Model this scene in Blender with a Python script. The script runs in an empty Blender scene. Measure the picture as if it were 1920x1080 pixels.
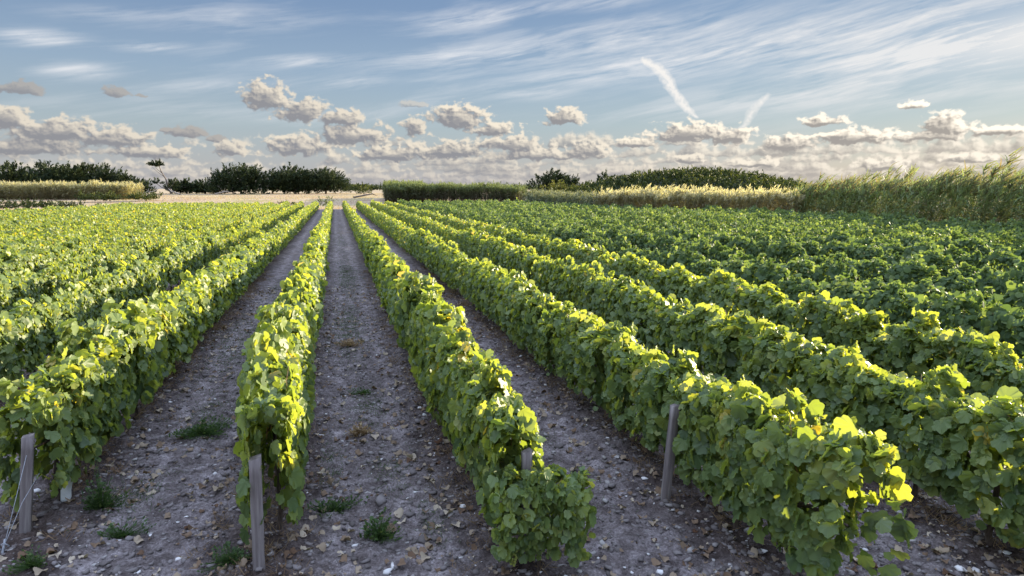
import bpy, math, random
import numpy as np
from mathutils import Vector, Matrix
R = math.radians
rng = np.random.default_rng(7)
random.seed(7)
scn = bpy.context.scene
COL = scn.collection

# ------------------------------------------------------------------ camera
YAW, PITCH, CAMH, FOC = R(14.4), math.atan(186/1280), 3.05, 1280.0
cam_d = bpy.data.cameras.new("camera"); cam_d.lens = 24; cam_d.sensor_width = 36
cam_d.clip_start = 0.05; cam_d.clip_end = 20000
cam = bpy.data.objects.new("camera", cam_d); COL.objects.link(cam)
cam.location = (0, 0, CAMH)
cam.rotation_euler = (math.pi/2 - PITCH, 0, -YAW)
scn.camera = cam

# ------------------------------------------------------------------ exposure
vs = scn.view_settings
vs.view_transform = 'Standard'; vs.look = 'None'; vs.gamma = 1.0; vs.use_curve_mapping = False
vs.exposure = 1.62
cy = scn.cycles
cy.use_denoising = True
cy.max_bounces = 7; cy.diffuse_bounces = 4; cy.transmission_bounces = 5; cy.glossy_bounces = 2
cy.use_adaptive_sampling = True; cy.adaptive_threshold = 0.008
cy.sample_clamp_indirect = 4.0

# ------------------------------------------------------------------ sun
SUN_AZ, SUN_EL = R(66), R(12)          # azimuth clockwise from the row direction (+Y)
sd = Vector((math.sin(SUN_AZ)*math.cos(SUN_EL), math.cos(SUN_AZ)*math.cos(SUN_EL), math.sin(SUN_EL)))
sun_d = bpy.data.lights.new("sun", 'SUN'); sun_d.energy = 5.0; sun_d.angle = R(0.5)
sun_d.color = (1.0, 0.85, 0.58)
sun = bpy.data.objects.new("sun", sun_d); COL.objects.link(sun)
sun.rotation_euler = sd.to_track_quat('Z', 'Y').to_euler()

# ------------------------------------------------------------------ noise
def perlin(x, y, seed=0):
    xi = np.floor(x).astype(np.int64); yi = np.floor(y).astype(np.int64)
    xf = x - xi; yf = y - yi
    def g(ix, iy, dx, dy):
        h = (ix*374761393 + iy*668265263 + seed*1442695041) & 0xFFFFFFFF
        h = ((h ^ (h >> 13))*1274126177) & 0xFFFFFFFF
        h = (h ^ (h >> 16)) & 0xFFFF
        a = h*(2*np.pi/65536.0)
        return np.cos(a)*dx + np.sin(a)*dy
    u = xf*xf*xf*(xf*(xf*6-15)+10); v = yf*yf*yf*(yf*(yf*6-15)+10)
    a = g(xi, yi, xf, yf); b = g(xi+1, yi, xf-1, yf)
    c = g(xi, yi+1, xf, yf-1); d = g(xi+1, yi+1, xf-1, yf-1)
    return ((a+(b-a)*u)*(1-v) + (c+(d-c)*u)*v)*1.5
def fbm(x, y, octs=5, seed=0, gain=0.5, billow=False):
    s = 0; a = 1.0; t = 0
    for o in range(octs):
        n = perlin(x*2**o + 17.3*o, y*2**o + 9.1*o, seed+o*7)
        if billow: n = 1-2*np.abs(n)*1.3
        s = s + a*n; t += a; a *= gain
    return s/t
def sstep(a, b, x):
    t = np.clip((x-a)/(b-a), 0, 1); return t*t*(3-2*t)

# ------------------------------------------------------------------ sky with clouds (directions in degrees of azimuth / elevation)
def cloud_image():
    PX = 28.0
    W, Hh = int(90*PX), int(22.5*PX)
    az = -30 + (np.arange(W)+0.5)/PX; el = (np.arange(Hh)+0.5)/PX
    A, E = np.meshgrid(az, el)
    rgb = np.zeros((Hh, W, 3)); alp = np.zeros((Hh, W))
    def over(c, a):
        nonlocal rgb, alp
        c = np.asarray(c)
        rgb = c*a[..., None] + rgb*(1-a)[..., None]
        alp = a + alp*(1-a)
    def shift(d, dx, dy):
        return np.roll(np.roll(d, -int(round(dx*PX)), 1), -int(round(dy*PX)), 0)
    # hazy pale air low down, warmer towards the sun
    warm = sstep(5, 55, A)[..., None]
    st_e = [0, 1.5, 5, 9, 14, 22.5]
    def grad(cols): return np.stack([np.interp(E, st_e, [c[i] for c in cols]) for i in range(3)], -1)
    cool = grad([(.44,.43,.46), (.44,.455,.49), (.39,.47,.53), (.31,.415,.55), (.205,.305,.485), (.11,.21,.41)])
    hot = grad([(.62,.54,.46), (.57,.53,.48), (.43,.50,.53), (.36,.455,.555), (.26,.36,.51), (.14,.26,.43)])
    over(cool*(1-warm) + hot*warm, np.full(A.shape, 0.86))
    # cirrus: long streaks fanning out from the upper right
    wx = fbm(A*0.06, E*0.15, 3, 3)*0.8
    sx = (A*0.985 + E*0.17); sy = (E*0.985 - A*0.17) + wx*0.8
    st = fbm(sx*0.09+0.25*fbm(A*.2, E*.3, 3, 77), sy*0.95, 6, 11, 0.60)
    fine = fbm(sx*0.30, sy*3.4, 5, 21, 0.62)
    cov = fbm(A*0.07+3.1, E*0.16+0.7, 3, 31)
    def ell(cx, cy, rx, ry, tilt=0.0):
        dx = A-cx; dy = E-cy-tilt*dx
        return np.exp(-((dx/rx)**2+(dy/ry)**2))
    m = (0.62*ell(36, 11.3, 17, 1.5, 0.11) + 1.7*ell(49, 9.8, 12, 1.7, 0.10) + 0.75*ell(21, 11.5, 12, 1.2, .12)
         + 0.75*ell(11, 13.2, 4.5, 0.7, .12) + 0.65*ell(20, 14.3, 6, 0.5, .05) + 0.6*ell(26, 9.5, 14, 0.9, .12)
         + 1.15*ell(-19.3, 9.9, 2.3, 0.5, 0.06) + 0.75*ell(-17.2, 8.0, 2.2, 0.6, 0.03) + 0.85*ell(-12.5, 10.0, 2.3, .32, 0.08)
         + 0.80*ell(-2.0, 9.75, 3.2, 0.42, .06) + 0.60*ell(1.8, 8.4, 2.6, 0.5, .12) + 0.35*ell(-9, 7.4, 6, .6, .05)
         + 0.40*ell(16, 7.6, 3.4, 0.4, -.02) + 0.35*ell(32, 6.5, 14, 0.8, .06) + 0.35*ell(45, 6.6, 9, .6, .05)
         + 0.22*ell(-5, 5.6, 12, 0.8, 0.02) + 0.38*ell(-6, 12.3, 8, 0.9, .08) + 0.45*ell(8, 10.3, 6, 0.7, .10) + 0.3*ell(-15, 12.0, 4, .5, .1))
    ci = np.clip(m*(0.64 + 1.15*st + 0.70*fine) + 0.22*sstep(0.0, 0.5, cov+0.6*st) - 0.04, 0, 1)
    ci = np.maximum(np.clip(ci*0.80, 0, 0.92), 0.85*ell(53, 9.9, 8, 1.5, 0.08))
    over(np.array([0.86, 0.87, 0.90])*(1-warm*0.5) + np.array([1.0, 0.94, 0.86])*warm*0.5, ci)
    # two old contrails
    def trail(pts, wid, seed, dens):
        nonlocal rgb, alp
        pts = np.array(pts); best = np.full(A.shape, 9.0); tt = np.zeros(A.shape)
        wA = A + 0.20*fbm(A*1.3, E*1.3, 3, seed); wE = E + 0.14*fbm(A*1.5+5, E*1.5, 3, seed+1)
        n = len(pts)-1
        for i in range(n):
            p, q = pts[i], pts[i+1]; d = q-p; L = d@d
            t = np.clip(((wA-p[0])*d[0]+(wE-p[1])*d[1])/L, 0, 1)
            r = np.hypot(wA-p[0]-t*d[0], wE-p[1]-t*d[1])
            k = r < best; best[k] = r[k]; tt[k] = (i+t[k])/n
        w = wid*(0.35+1.1*np.sin(np.pi*np.clip(tt*0.9+0.12, 0, 1)))
        a = np.clip(1-best/w, 0, 1)**0.8
        a = a*(0.75+0.6*fbm(A*3, E*3, 4, seed+3))*dens*sstep(1.0, 0.93, tt)
        over([0.95, 0.92, 0.88], np.clip(a*1.5, 0, 0.93))
    trail([(24.93,10.05),(26.12,9.3),(26.85,8.48),(27.42,7.45),(28.49,6.21),(29.42,5.45)], 0.36, 41, 0.95)
    trail([(34.4,7.05),(33.5,6.15),(33.02,5.27),(32.2,4.3)], 0.30, 47, 0.6)
    # cumulus
    wA = A + 0.22*fbm(A*1.1, E*1.1, 4, 51); wE = E + 0.18*fbm(A*1.1+7, E*1.1+3, 4, 52)
    bil = fbm(A*0.55, E*0.75, 5, 61, 0.50, True)
    fin = fbm(A*2.0, E*2.4, 5, 62, 0.5)
    def paint(d, lit=1.0, soft=0.38, maxa=1.0, k=2.2, emb=1.0):
        a = sstep(0.0, soft, d)*maxa
        T = np.clip(d, 0, 0.9)
        acc = 0; step = 0.16
        for j in range(1, 10):
            acc = acc + shift(T, 0.80*step*j, 0.60*step*j)*(1.0 if j < 5 else 0.7)
        L = np.exp(-k*acc*0.24)
        L = L*(0.50+0.75*sstep(-0.4, 0.5, fin+0.8*bil))
        em = (T-shift(T, 0.10, 0.09))*2.2 + (T-shift(T, 0.28, 0.22))*0.8
        L = np.clip(L*0.9+0.55*emb*np.clip(em, -0.5, 0.8), 0, 1)*lit
        wr = warm
        sh = np.array([0.295, 0.30, 0.325])*(1-wr) + np.array([0.42, 0.385, 0.345])*wr
        li = np.array([0.95, 0.855, 0.70])*(1-wr) + np.array([1.25, 1.13, 0.95])*wr
        over(sh*(1-L[..., None]) + li*L[..., None], a)
    # ranks of small cumulus down to the horizon
    ranks = [(0.15, 0.5, 2.6), (0.5, 0.55, 2.1), (0.95, 0.65, 1.7), (1.45, 0.8, 1.35), (2.0, 0.95, 1.05), (2.65, 1.1, 0.85), (3.4, 1.0, 0.8)]
    covaz = 0.26 + 0.30*np.exp(-((az+17)/7)**2) + 0.42*np.exp(-((az-12)/14)**2) + 0.42*sstep(18, 30, az)
    for i, (e0, h, f) in enumerate(ranks):
        base = e0 + 0.40*fbm(az*0.22, az*0+i*3.3, 3, 71+i)
        prof = fbm(az*f*0.45, az*0+i*5.1, 4, 81+i, 0.55) + covaz[None, :]*(1.0 if e0 > 1 else 1.3) - 0.06*i + 0.45*fbm(az*0.13, az*0+i*6.7, 2, 171+i) + 0.10*np.exp(-((az+8)/14)**2)
        top = h*np.clip(prof, -0.4, 1.0)*1.6
        y = E-base
        d = (top-y)/(h*1.2)
        d = np.minimum(d, (y+0.16+0.16*fin+0.10*bil)/(0.5))
        d = d*0.75 + 0.20*bil*np.where(d > -0.3, 1, 0) + 0.16*fin - 0.06
        d = np.where(top < 0, d+top, d)
        paint(np.clip(d, -1, 0.8), lit=0.84, soft=0.34, maxa=0.80 if i else 0.5, k=2.3, emb=0.6)
        over(np.array([0.42, 0.41, 0.44])*(1-warm)+np.array([0.60, 0.53, 0.46])*warm, 0.16*np.exp(-E/1.6))
    def lumps(L, **kw):
        d = np.full(A.shape, -1.0)
        for cx, cyy, w, h in L:
            w *= 1.12; h *= 1.15
            dx = (wA-cx)/w; dy = wE-cyy
            dyn = np.where(dy > 0, dy/h, dy/(h*0.55))
            d = np.maximum(d, 1-np.sqrt(dx*dx+dyn*dyn))
        d = d + (0.42*bil + 0.30*fin - 0.13)*np.clip(1.5-np.abs(d), 0.3, 1.2)
        paint(d, **kw)
    lumps([(-10.6,4.08,1.46,.54),(-12.01,4.18,.42,.23),(-8.61,3.67,.82,.32)], lit=0.25)
    lumps([(-21.4,4.5,1.5,1.0),(-18.61,3.8,3.0,1.1),(-15.45,3.4,2.9,1.0),(-20.2,2.7,4,1.0),(-7.53,2.9,1.2,.75),(-13,2.6,2.6,.7)], lit=0.75, k=2.0)
    lumps([(-2.65,3.1,3.0,1.1),(4.81,2.7,3.5,1.0),(9.58,3.0,3.4,.95),(14.4,3.5,3.4,.9),(20.53,3.0,2.2,.95),(16.6,2.7,3.8,.8)], lit=0.85, k=2.0)
    lumps([(-4.75,6.75,1.75,1.55),(-2.3,5.85,2.4,1.2),(0.6,5.45,2.2,.85),(1.48,4.1,3.6,1.2),(6.57,4.67,1.3,1.0)], lit=0.8, k=1.9)
    lumps([(10.04,5.5,2.6,1.3),(13.0,4.7,2.2,.8)], lit=0.95)
    lumps([(18.76,5.6,1.9,.85)], lit=0.9)
    lumps([(6.4,6.7,1.1,.35)], lit=.6, maxa=.6)
    lumps([(28.56,4.2,3.3,1.05),(31.81,4.0,2.0,1.0),(24.39,3.6,1.9,.5),(35.93,3.3,2.1,.9),(38.44,4.9,1.7,.6),(40.49,3.7,3.0,.8)], lit=1.0)
    lumps([(46.44,4.2,1.5,1.1),(45.22,3.6,2.9,.5),(49.21,3.8,1.8,.55)], lit=1.0)
    lumps([(44.41,5.8,1.1,.36)], lit=1.1)
    lumps([(42.71,1.6,2.0,.6),(47.86,2.0,1.6,.45),(34,1.9,2.2,.5),(29,2.2,1.8,.5)], lit=.8)
    lumps([(-20.47,6.5,1.5,.55),(-14.95,6.7,.85,.45),(-13.4,6.6,.35,.15)], lit=0.22, maxa=.9)
    out = np.zeros((Hh, W, 4), np.float32)
    out[..., :3] = rgb/np.maximum(alp, 1e-4)[..., None]; out[..., 3] = alp
    im = bpy.data.images.new("clouds", W, Hh, alpha=True, float_buffer=True)
    im.colorspace_settings.name = 'Non-Color'
    im.alpha_mode = 'CHANNEL_PACKED'
    im.pixels.foreach_set(out.ravel()); im.update()
    return im

SKY = 0.055; CLOUD_GAIN = 0.326; SKY_FILL = 1.0
w = bpy.data.worlds.new("World"); scn.world = w; w.use_nodes = True
nt = w.node_tree; nt.nodes.clear()
def N(t, **kw):
    n = nt.nodes.new(t)
    for k, v in kw.items(): setattr(n, k, v)
    return n
def Lk(a, b): nt.links.new(a, b)
def M(op, a, b=None):
    n = N('ShaderNodeMath', operation=op)
    for i, v in enumerate((a, b)):
        if v is None: continue
        if isinstance(v, (int, float)): n.inputs[i].default_value = v
        else: Lk(v, n.inputs[i])
    return n.outputs[0]
sky = N('ShaderNodeTexSky', sky_type='NISHITA', sun_disc=False)
sky.sun_elevation = SUN_EL; sky.sun_rotation = SUN_AZ; sky.altitude = 0
sky.air_density = 1.0; sky.dust_density = 0.2; sky.ozone_density = 2.0
tc = N('ShaderNodeTexCoord'); sep = N('ShaderNodeSeparateXYZ'); Lk(tc.outputs['Generated'], sep.inputs[0])
azm = M('ARCTAN2', sep.outputs[0], sep.outputs[1]); elv = M('ARCSINE', sep.outputs[2])
u_ = M('DIVIDE', M('ADD', M('MULTIPLY', azm, 180/math.pi), 30.0), 90.0)
v_ = M('DIVIDE', M('MULTIPLY', elv, 180/math.pi), 22.5)
cmb = N('ShaderNodeCombineXYZ'); Lk(u_, cmb.inputs[0]); Lk(v_, cmb.inputs[1])
img = N('ShaderNodeTexImage', interpolation='Linear', extension='MIRROR'); img.image = cloud_image()
Lk(cmb.outputs[0], img.inputs[0])
bg1 = N('ShaderNodeBackground'); bg1.inputs[1].default_value = SKY; Lk(sky.outputs[0], bg1.inputs[0])
bg2 = N('ShaderNodeBackground'); bg2.inputs[1].default_value = CLOUD_GAIN; Lk(img.outputs[0], bg2.inputs[0])
mx = N('ShaderNodeMixShader'); Lk(img.outputs[1], mx.inputs[0]); Lk(bg1.outputs[0], mx.inputs[1]); Lk(bg2.outputs[0], mx.inputs[2])
# bright bluish fill added overhead, out of frame, to lift shaded soil and leaves
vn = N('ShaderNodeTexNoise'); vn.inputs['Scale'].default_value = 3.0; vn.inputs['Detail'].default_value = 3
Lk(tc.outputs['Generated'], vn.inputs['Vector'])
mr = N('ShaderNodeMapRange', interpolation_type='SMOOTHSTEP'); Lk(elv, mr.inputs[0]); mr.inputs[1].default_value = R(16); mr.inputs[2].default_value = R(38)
bg3 = N('ShaderNodeBackground'); bg3.inputs[0].default_value = (0.64, 0.77, 1.08, 1); bg3.inputs[1].default_value = SKY_FILL
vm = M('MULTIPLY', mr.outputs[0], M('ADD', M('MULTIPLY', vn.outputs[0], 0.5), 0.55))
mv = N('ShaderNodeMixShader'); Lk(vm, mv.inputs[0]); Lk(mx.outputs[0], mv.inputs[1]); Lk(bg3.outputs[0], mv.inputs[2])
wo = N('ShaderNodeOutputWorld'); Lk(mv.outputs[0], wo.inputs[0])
w.cycles.sampling_method = 'MANUAL'; w.cycles.sample_map_resolution = 512

# ------------------------------------------------------------------ helpers
def terrain(x, y):
    t = 1.1*sstep(108, 150, y) + 0.6*sstep(150, 220, y)
    return t
def dir_of(px):
    a = (px-960)/FOC
    v = np.array([math.sin(YAW)*math.cos(PITCH)+a*math.cos(YAW), math.cos(YAW)*math.cos(PITCH)-a*math.sin(YAW)])
    return v/np.linalg.norm(v)
def place(px, dist):
    d = dir_of(px)*dist
    return float(d[0]), float(d[1])
def mesh_obj(name, V, F, mat, parent=None, tint=None, smooth=False, uv=None, link=True):
    """V (n,3); F (m,3) or (m,4) int array -> one mesh object"""
    V = np.ascontiguousarray(V, np.float32); F = np.ascontiguousarray(F, np.int32)
    me = bpy.data.meshes.new(name)
    k = F.shape[1]
    me.vertices.add(len(V)); me.vertices.foreach_set('co', V.ravel())
    me.loops.add(F.size); me.loops.foreach_set('vertex_index', F.ravel())
    me.polygons.add(len(F)); me.polygons.foreach_set('loop_start', np.arange(0, F.size, k, dtype=np.int32))
    me.polygons.foreach_set('loop_total', np.full(len(F), k, np.int32))
    if smooth: me.polygons.foreach_set('use_smooth', np.ones(len(F), bool))
    if tint is not None:
        at = me.attributes.new('tint', 'FLOAT', 'POINT'); at.data.foreach_set('value', np.ascontiguousarray(tint, np.float32))
    me.update(calc_edges=True)
    if mat: me.materials.append(mat)
    o = bpy.data.objects.new(name, me)
    if link: COL.objects.link(o)
    if parent: o.parent = parent
    return o
def tag(o, label, cat, group=None, kind=None):
    o['label'] = label; o['category'] = cat
    if group: o['group'] = group
    if kind: o['kind'] = kind
    return o
def structure(o, label, cat):
    return tag(o, label, cat, kind='structure')
def empty(name, loc=(0, 0, 0), rz=0.0):
    o = bpy.data.objects.new(name, None); o.empty_display_size = 0.1
    COL.objects.link(o); o.location = loc; o.rotation_euler = (0, 0, rz)
    return o
def unit(v): return v/np.maximum(np.linalg.norm(v, axis=-1, keepdims=True), 1e-9)
def scatter(tv, tf, T, tip, nor, S, tint=None, SX=None):
    """copies of a template (x width, y length, z normal) at T, tip direction, normal, scale"""
    n = len(T)
    y = unit(tip); z = unit(nor - (nor*y).sum(1, keepdims=True)*y); x = np.cross(y, z)
    sx = S if SX is None else SX
    V = (T[:, None, :] + tv[None, :, 0:1]*(x*sx[:, None])[:, None, :] + tv[None, :, 1:2]*(y*S[:, None])[:, None, :]
         + tv[None, :, 2:3]*(z*S[:, None])[:, None, :]).reshape(-1, 3)
    F = (tf[None]+(np.arange(n)*len(tv))[:, None, None]).reshape(-1, tf.shape[1])
    t = None if tint is None else np.repeat(tint, len(tv))
    return V, F, t
def join(*parts):
    Vs, Fs, Ts, o = [], [], [], 0
    for V, F, t in parts:
        Vs.append(V); Fs.append(F+o); Ts.append(t); o += len(V)
    return np.concatenate(Vs), np.concatenate(Fs), np.concatenate(Ts)
def tube(P, rad, n=6, tint=0.5, cap=True):
    P = np.array(P, float); rad = np.array(rad, float); V = []; F = []
    for i in range(len(P)):
        d = P[min(i+1, len(P)-1)]-P[max(i-1, 0)]; d = d/np.linalg.norm(d)
        a = np.cross(d, [0.3, 0.9, 0.2] if abs(d[2]) > 0.8 else [0, 0, 1.0]); a /= np.linalg.norm(a); b = np.cross(d, a)
        for j in range(n):
            t = 2*math.pi*j/n
            V.append(P[i]+rad[i]*(math.cos(t)*a+math.sin(t)*b))
    for i in range(len(P)-1):
        for j in range(n):
            k = (j+1) % n
            F.append((i*n+j, i*n+k, (i+1)*n+k)); F.append((i*n+j, (i+1)*n+k, (i+1)*n+j))
    if cap:
        o = len(V); V.append(P[-1]); m = (len(P)-1)*n
        for j in range(n): F.append((m+j, m+(j+1) % n, o))
    return np.array(V), np.array(F), np.full(len(V), tint)
def rdir(n):
    v = rng.normal(size=(n, 3)); return unit(v)

# ------------------------------------------------------------------ materials
def mat_new(name):
    m = bpy.data.materials.new(name); m.use_nodes = True
    t = m.node_tree; t.nodes.clear()
    out = t.nodes.new('ShaderNodeOutputMaterial')
    return m, t, out
def node(t, ty, **kw):
    n = t.nodes.new(ty)
    for k, v in kw.items(): setattr(n, k, v)
    return n
def ramp(t, src, stops):
    r = node(t, 'ShaderNodeValToRGB'); e = r.color_ramp.elements
    while len(e) < len(stops): e.new(0.5)
    for i, (p, c) in enumerate(stops):
        e[i].position = p; e[i].color = (*c, 1)
    t.links.new(src, r.inputs[0]); return r.outputs[0]
def leaf_mat(name, stops, trans_gain=(1.5, 1.5, 0.85), trans=0.42, rough=0.45, spec=0.5, back=None, vary=0.35):
    m, t, out = mat_new(name)
    at = node(t, 'ShaderNodeAttribute', attribute_name='tint')
    oi = node(t, 'ShaderNodeObjectInfo')
    geo = node(t, 'ShaderNodeNewGeometry')
    nz = node(t, 'ShaderNodeTexNoise'); nz.inputs['Scale'].default_value = 1.1; nz.inputs['Detail'].default_value = 2
    t.links.new(geo.outputs['Position'], nz.inputs['Vector'])
    ad = node(t, 'ShaderNodeMath', operation='MULTIPLY_ADD'); t.links.new(nz.outputs[0], ad.inputs[0])
    ad.inputs[1].default_value = vary; t.links.new(at.outputs['Fac'], ad.inputs[2])
    sb = node(t, 'ShaderNodeMath', operation='SUBTRACT'); t.links.new(ad.outputs[0], sb.inputs[0]); sb.inputs[1].default_value = vary*0.5
    c = ramp(t, sb.outputs[0], stops)
    if back:
        mxb = node(t, 'ShaderNodeMix', data_type='RGBA'); mxb.inputs[7].default_value = (*back, 1)
        t.links.new(c, mxb.inputs[6])
        fm = node(t, 'ShaderNodeMath', operation='MULTIPLY'); t.links.new(geo.outputs['Backfacing'], fm.inputs[0]); fm.inputs[1].default_value = 0.55
        t.links.new(fm.outputs[0], mxb.inputs[0]); cd = mxb.outputs[2]
    else: cd = c
    p = node(t, 'ShaderNodeBsdfPrincipled'); t.links.new(cd, p.inputs['Base Color'])
    p.inputs['Roughness'].default_value = rough; p.inputs['Specular IOR Level'].default_value = spec
    tg = node(t, 'ShaderNodeMix', data_type='RGBA', blend_type='MULTIPLY'); tg.inputs[0].default_value = 1
    tg.inputs[7].default_value = (*trans_gain, 1); t.links.new(c, tg.inputs[6])
    tr = node(t, 'ShaderNodeBsdfTranslucent'); t.links.new(tg.outputs[2], tr.inputs[0])
    mxs = node(t, 'ShaderNodeMixShader'); mxs.inputs[0].default_value = trans
    t.links.new(p.outputs[0], mxs.inputs[1]); t.links.new(tr.outputs[0], mxs.inputs[2]); t.links.new(mxs.outputs[0], out.inputs[0])
    return m
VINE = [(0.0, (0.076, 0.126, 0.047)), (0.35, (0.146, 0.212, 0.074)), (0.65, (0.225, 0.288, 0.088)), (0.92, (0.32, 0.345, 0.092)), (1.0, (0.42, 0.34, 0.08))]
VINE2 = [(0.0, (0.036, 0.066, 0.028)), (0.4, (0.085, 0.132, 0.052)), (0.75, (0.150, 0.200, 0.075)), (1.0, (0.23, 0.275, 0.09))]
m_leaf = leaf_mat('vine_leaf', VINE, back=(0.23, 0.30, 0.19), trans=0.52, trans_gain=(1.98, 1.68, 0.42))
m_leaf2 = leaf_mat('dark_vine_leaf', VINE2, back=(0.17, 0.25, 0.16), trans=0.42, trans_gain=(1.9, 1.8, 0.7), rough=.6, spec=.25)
m_cyp = leaf_mat('cypress_foliage', [(0, (0.018, 0.030, 0.016)), (0.5, (0.042, 0.060, 0.024)), (1, (0.11, 0.12, 0.04))], trans=0.12, rough=0.7, spec=0.2)
m_scrub = leaf_mat('scrub_leaf', [(0, (0.022, 0.034, 0.012)), (0.45, (0.050, 0.066, 0.018)), (1, (0.17, 0.165, 0.04))], trans=0.3, rough=0.6, spec=0.25)
m_sage = leaf_mat('grey_green_leaf', [(0, (0.05, 0.065, 0.04)), (0.5, (0.11, 0.13, 0.075)), (1, (0.24, 0.24, 0.14))], trans=0.3, rough=0.6, spec=0.25)
m_reed = leaf_mat('reed_leaf', [(0, (0.21, 0.14, 0.075)), (0.22, (0.165, 0.165, 0.085)), (0.5, (0.150, 0.200, 0.090)), (1, (0.24, 0.29, 0.13))], trans=0.45, rough=0.6, spec=0.25)
m_gold = leaf_mat('golden_reed_leaf', [(0, (0.24, 0.17, 0.09)), (0.4, (0.23, 0.21, 0.12)), (0.7, (0.29, 0.27, 0.155)), (1, (0.50, 0.45, 0.32))], trans=0.45, rough=0.6, spec=0.3)
m_dreed = leaf_mat('dark_reed_leaf', [(0, (0.105, 0.080, 0.058)), (0.45, (0.090, 0.098, 0.050)), (0.75, (0.125, 0.155, 0.060)), (1, (0.21, 0.24, 0.10))], trans=0.3, rough=0.6, spec=0.25)
m_straw = leaf_mat('dry_grass', [(0, (0.16, 0.10, 0.065)), (0.5, (0.34, 0.25, 0.16)), (1, (0.52, 0.42, 0.27))], trans=0.3, rough=0.8, spec=0.1)
m_weed = leaf_mat('weed_leaf', [(0, (0.03, 0.06, 0.02)), (0.6, (0.07, 0.12, 0.035)), (1, (0.16, 0.19, 0.06))], trans=0.35, rough=0.6, spec=0.3)
m_litter = leaf_mat('dead_leaf', [(0, (0.08, 0.04, 0.022)), (0.45, (0.19, 0.13, 0.085)), (0.8, (0.31, 0.25, 0.18)), (1, (0.44, 0.37, 0.28))], trans=0.1, rough=0.8, spec=0.15)

def solid_mat(name, stops, scale=8, detail=6, rough=0.85, bump=0.3, bdist=0.01, stretch=None, spec=0.25, attr=False):
    m, t, out = mat_new(name)
    tc = node(t, 'ShaderNodeTexCoord'); mp = node(t, 'ShaderNodeMapping')
    t.links.new(tc.outputs['Object'], mp.inputs[0])
    if stretch: mp.inputs['Scale'].default_value = stretch
    nz = node(t, 'ShaderNodeTexNoise'); nz.inputs['Scale'].default_value = scale; nz.inputs['Detail'].default_value = detail
    nz.inputs['Roughness'].default_value = 0.65
    t.links.new(mp.outputs[0], nz.inputs['Vector'])
    if attr:
        at = node(t, 'ShaderNodeAttribute', attribute_name='tint'); src = at.outputs['Fac']
    else: src = nz.outputs[0]
    c = ramp(t, src, stops)
    p = node(t, 'ShaderNodeBsdfPrincipled'); t.links.new(c, p.inputs['Base Color'])
    p.inputs['Roughness'].default_value = rough; p.inputs['Specular IOR Level'].default_value = spec
    b = node(t, 'ShaderNodeBump'); b.inputs['Strength'].default_value = bump; b.inputs['Distance'].default_value = bdist
    t.links.new(nz.outputs[0], b.inputs['Height']); t.links.new(b.outputs[0], p.inputs['Normal'])
    t.links.new(p.outputs[0], out.inputs[0]); return m
m_bark = solid_mat('vine_bark', [(0.3, (0.035, 0.025, 0.02)), (0.7, (0.12, 0.09, 0.07))], 40, stretch=(1, 1, .25), bump=.8)
m_cane = solid_mat('vine_cane', [(0.3, (0.16, 0.09, 0.045)), (0.7, (0.30, 0.20, 0.10))], 30)
m_trunk = solid_mat('cypress_bark', [(0.3, (0.07, 0.055, 0.045)), (0.7, (0.22, 0.18, 0.15))], 3, stretch=(1, 1, .2))
m_dead = solid_mat('bleached_wood', [(0.3, (0.22, 0.17, 0.13)), (0.7, (0.45, 0.38, 0.31))], 3, stretch=(1, 1, .2))
m_post = solid_mat('weathered_post_wood', [(0.25, (0.075, 0.062, 0.060)), (0.5, (0.19, 0.163, 0.155)), (0.75, (0.33, 0.30, 0.28))], 22, 8, stretch=(1, 1, .06), bump=.6, bdist=.006)
m_wire = solid_mat('galvanised_wire', [(0.3, (0.20, 0.21, 0.23)), (0.7, (0.36, 0.37, 0.39))], 60, rough=.5, spec=.5)
m_sleeve = solid_mat('white_plastic', [(0.3, (0.60, 0.62, 0.60)), (0.7, (0.75, 0.77, 0.74))], 14, rough=.5)
m_stone = solid_mat('pebble', [(0, (0.09, 0.076, 0.07)), (0.6, (0.19, 0.167, 0.16)), (0.9, (0.34, 0.32, 0.30)), (1, (0.62, 0.60, 0.58))], 20, attr=True, bump=.4)
m_grape = solid_mat('green_grape', [(0.3, (0.22, 0.26, 0.05)), (0.7, (0.36, 0.38, 0.10))], 40, rough=.35)

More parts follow.
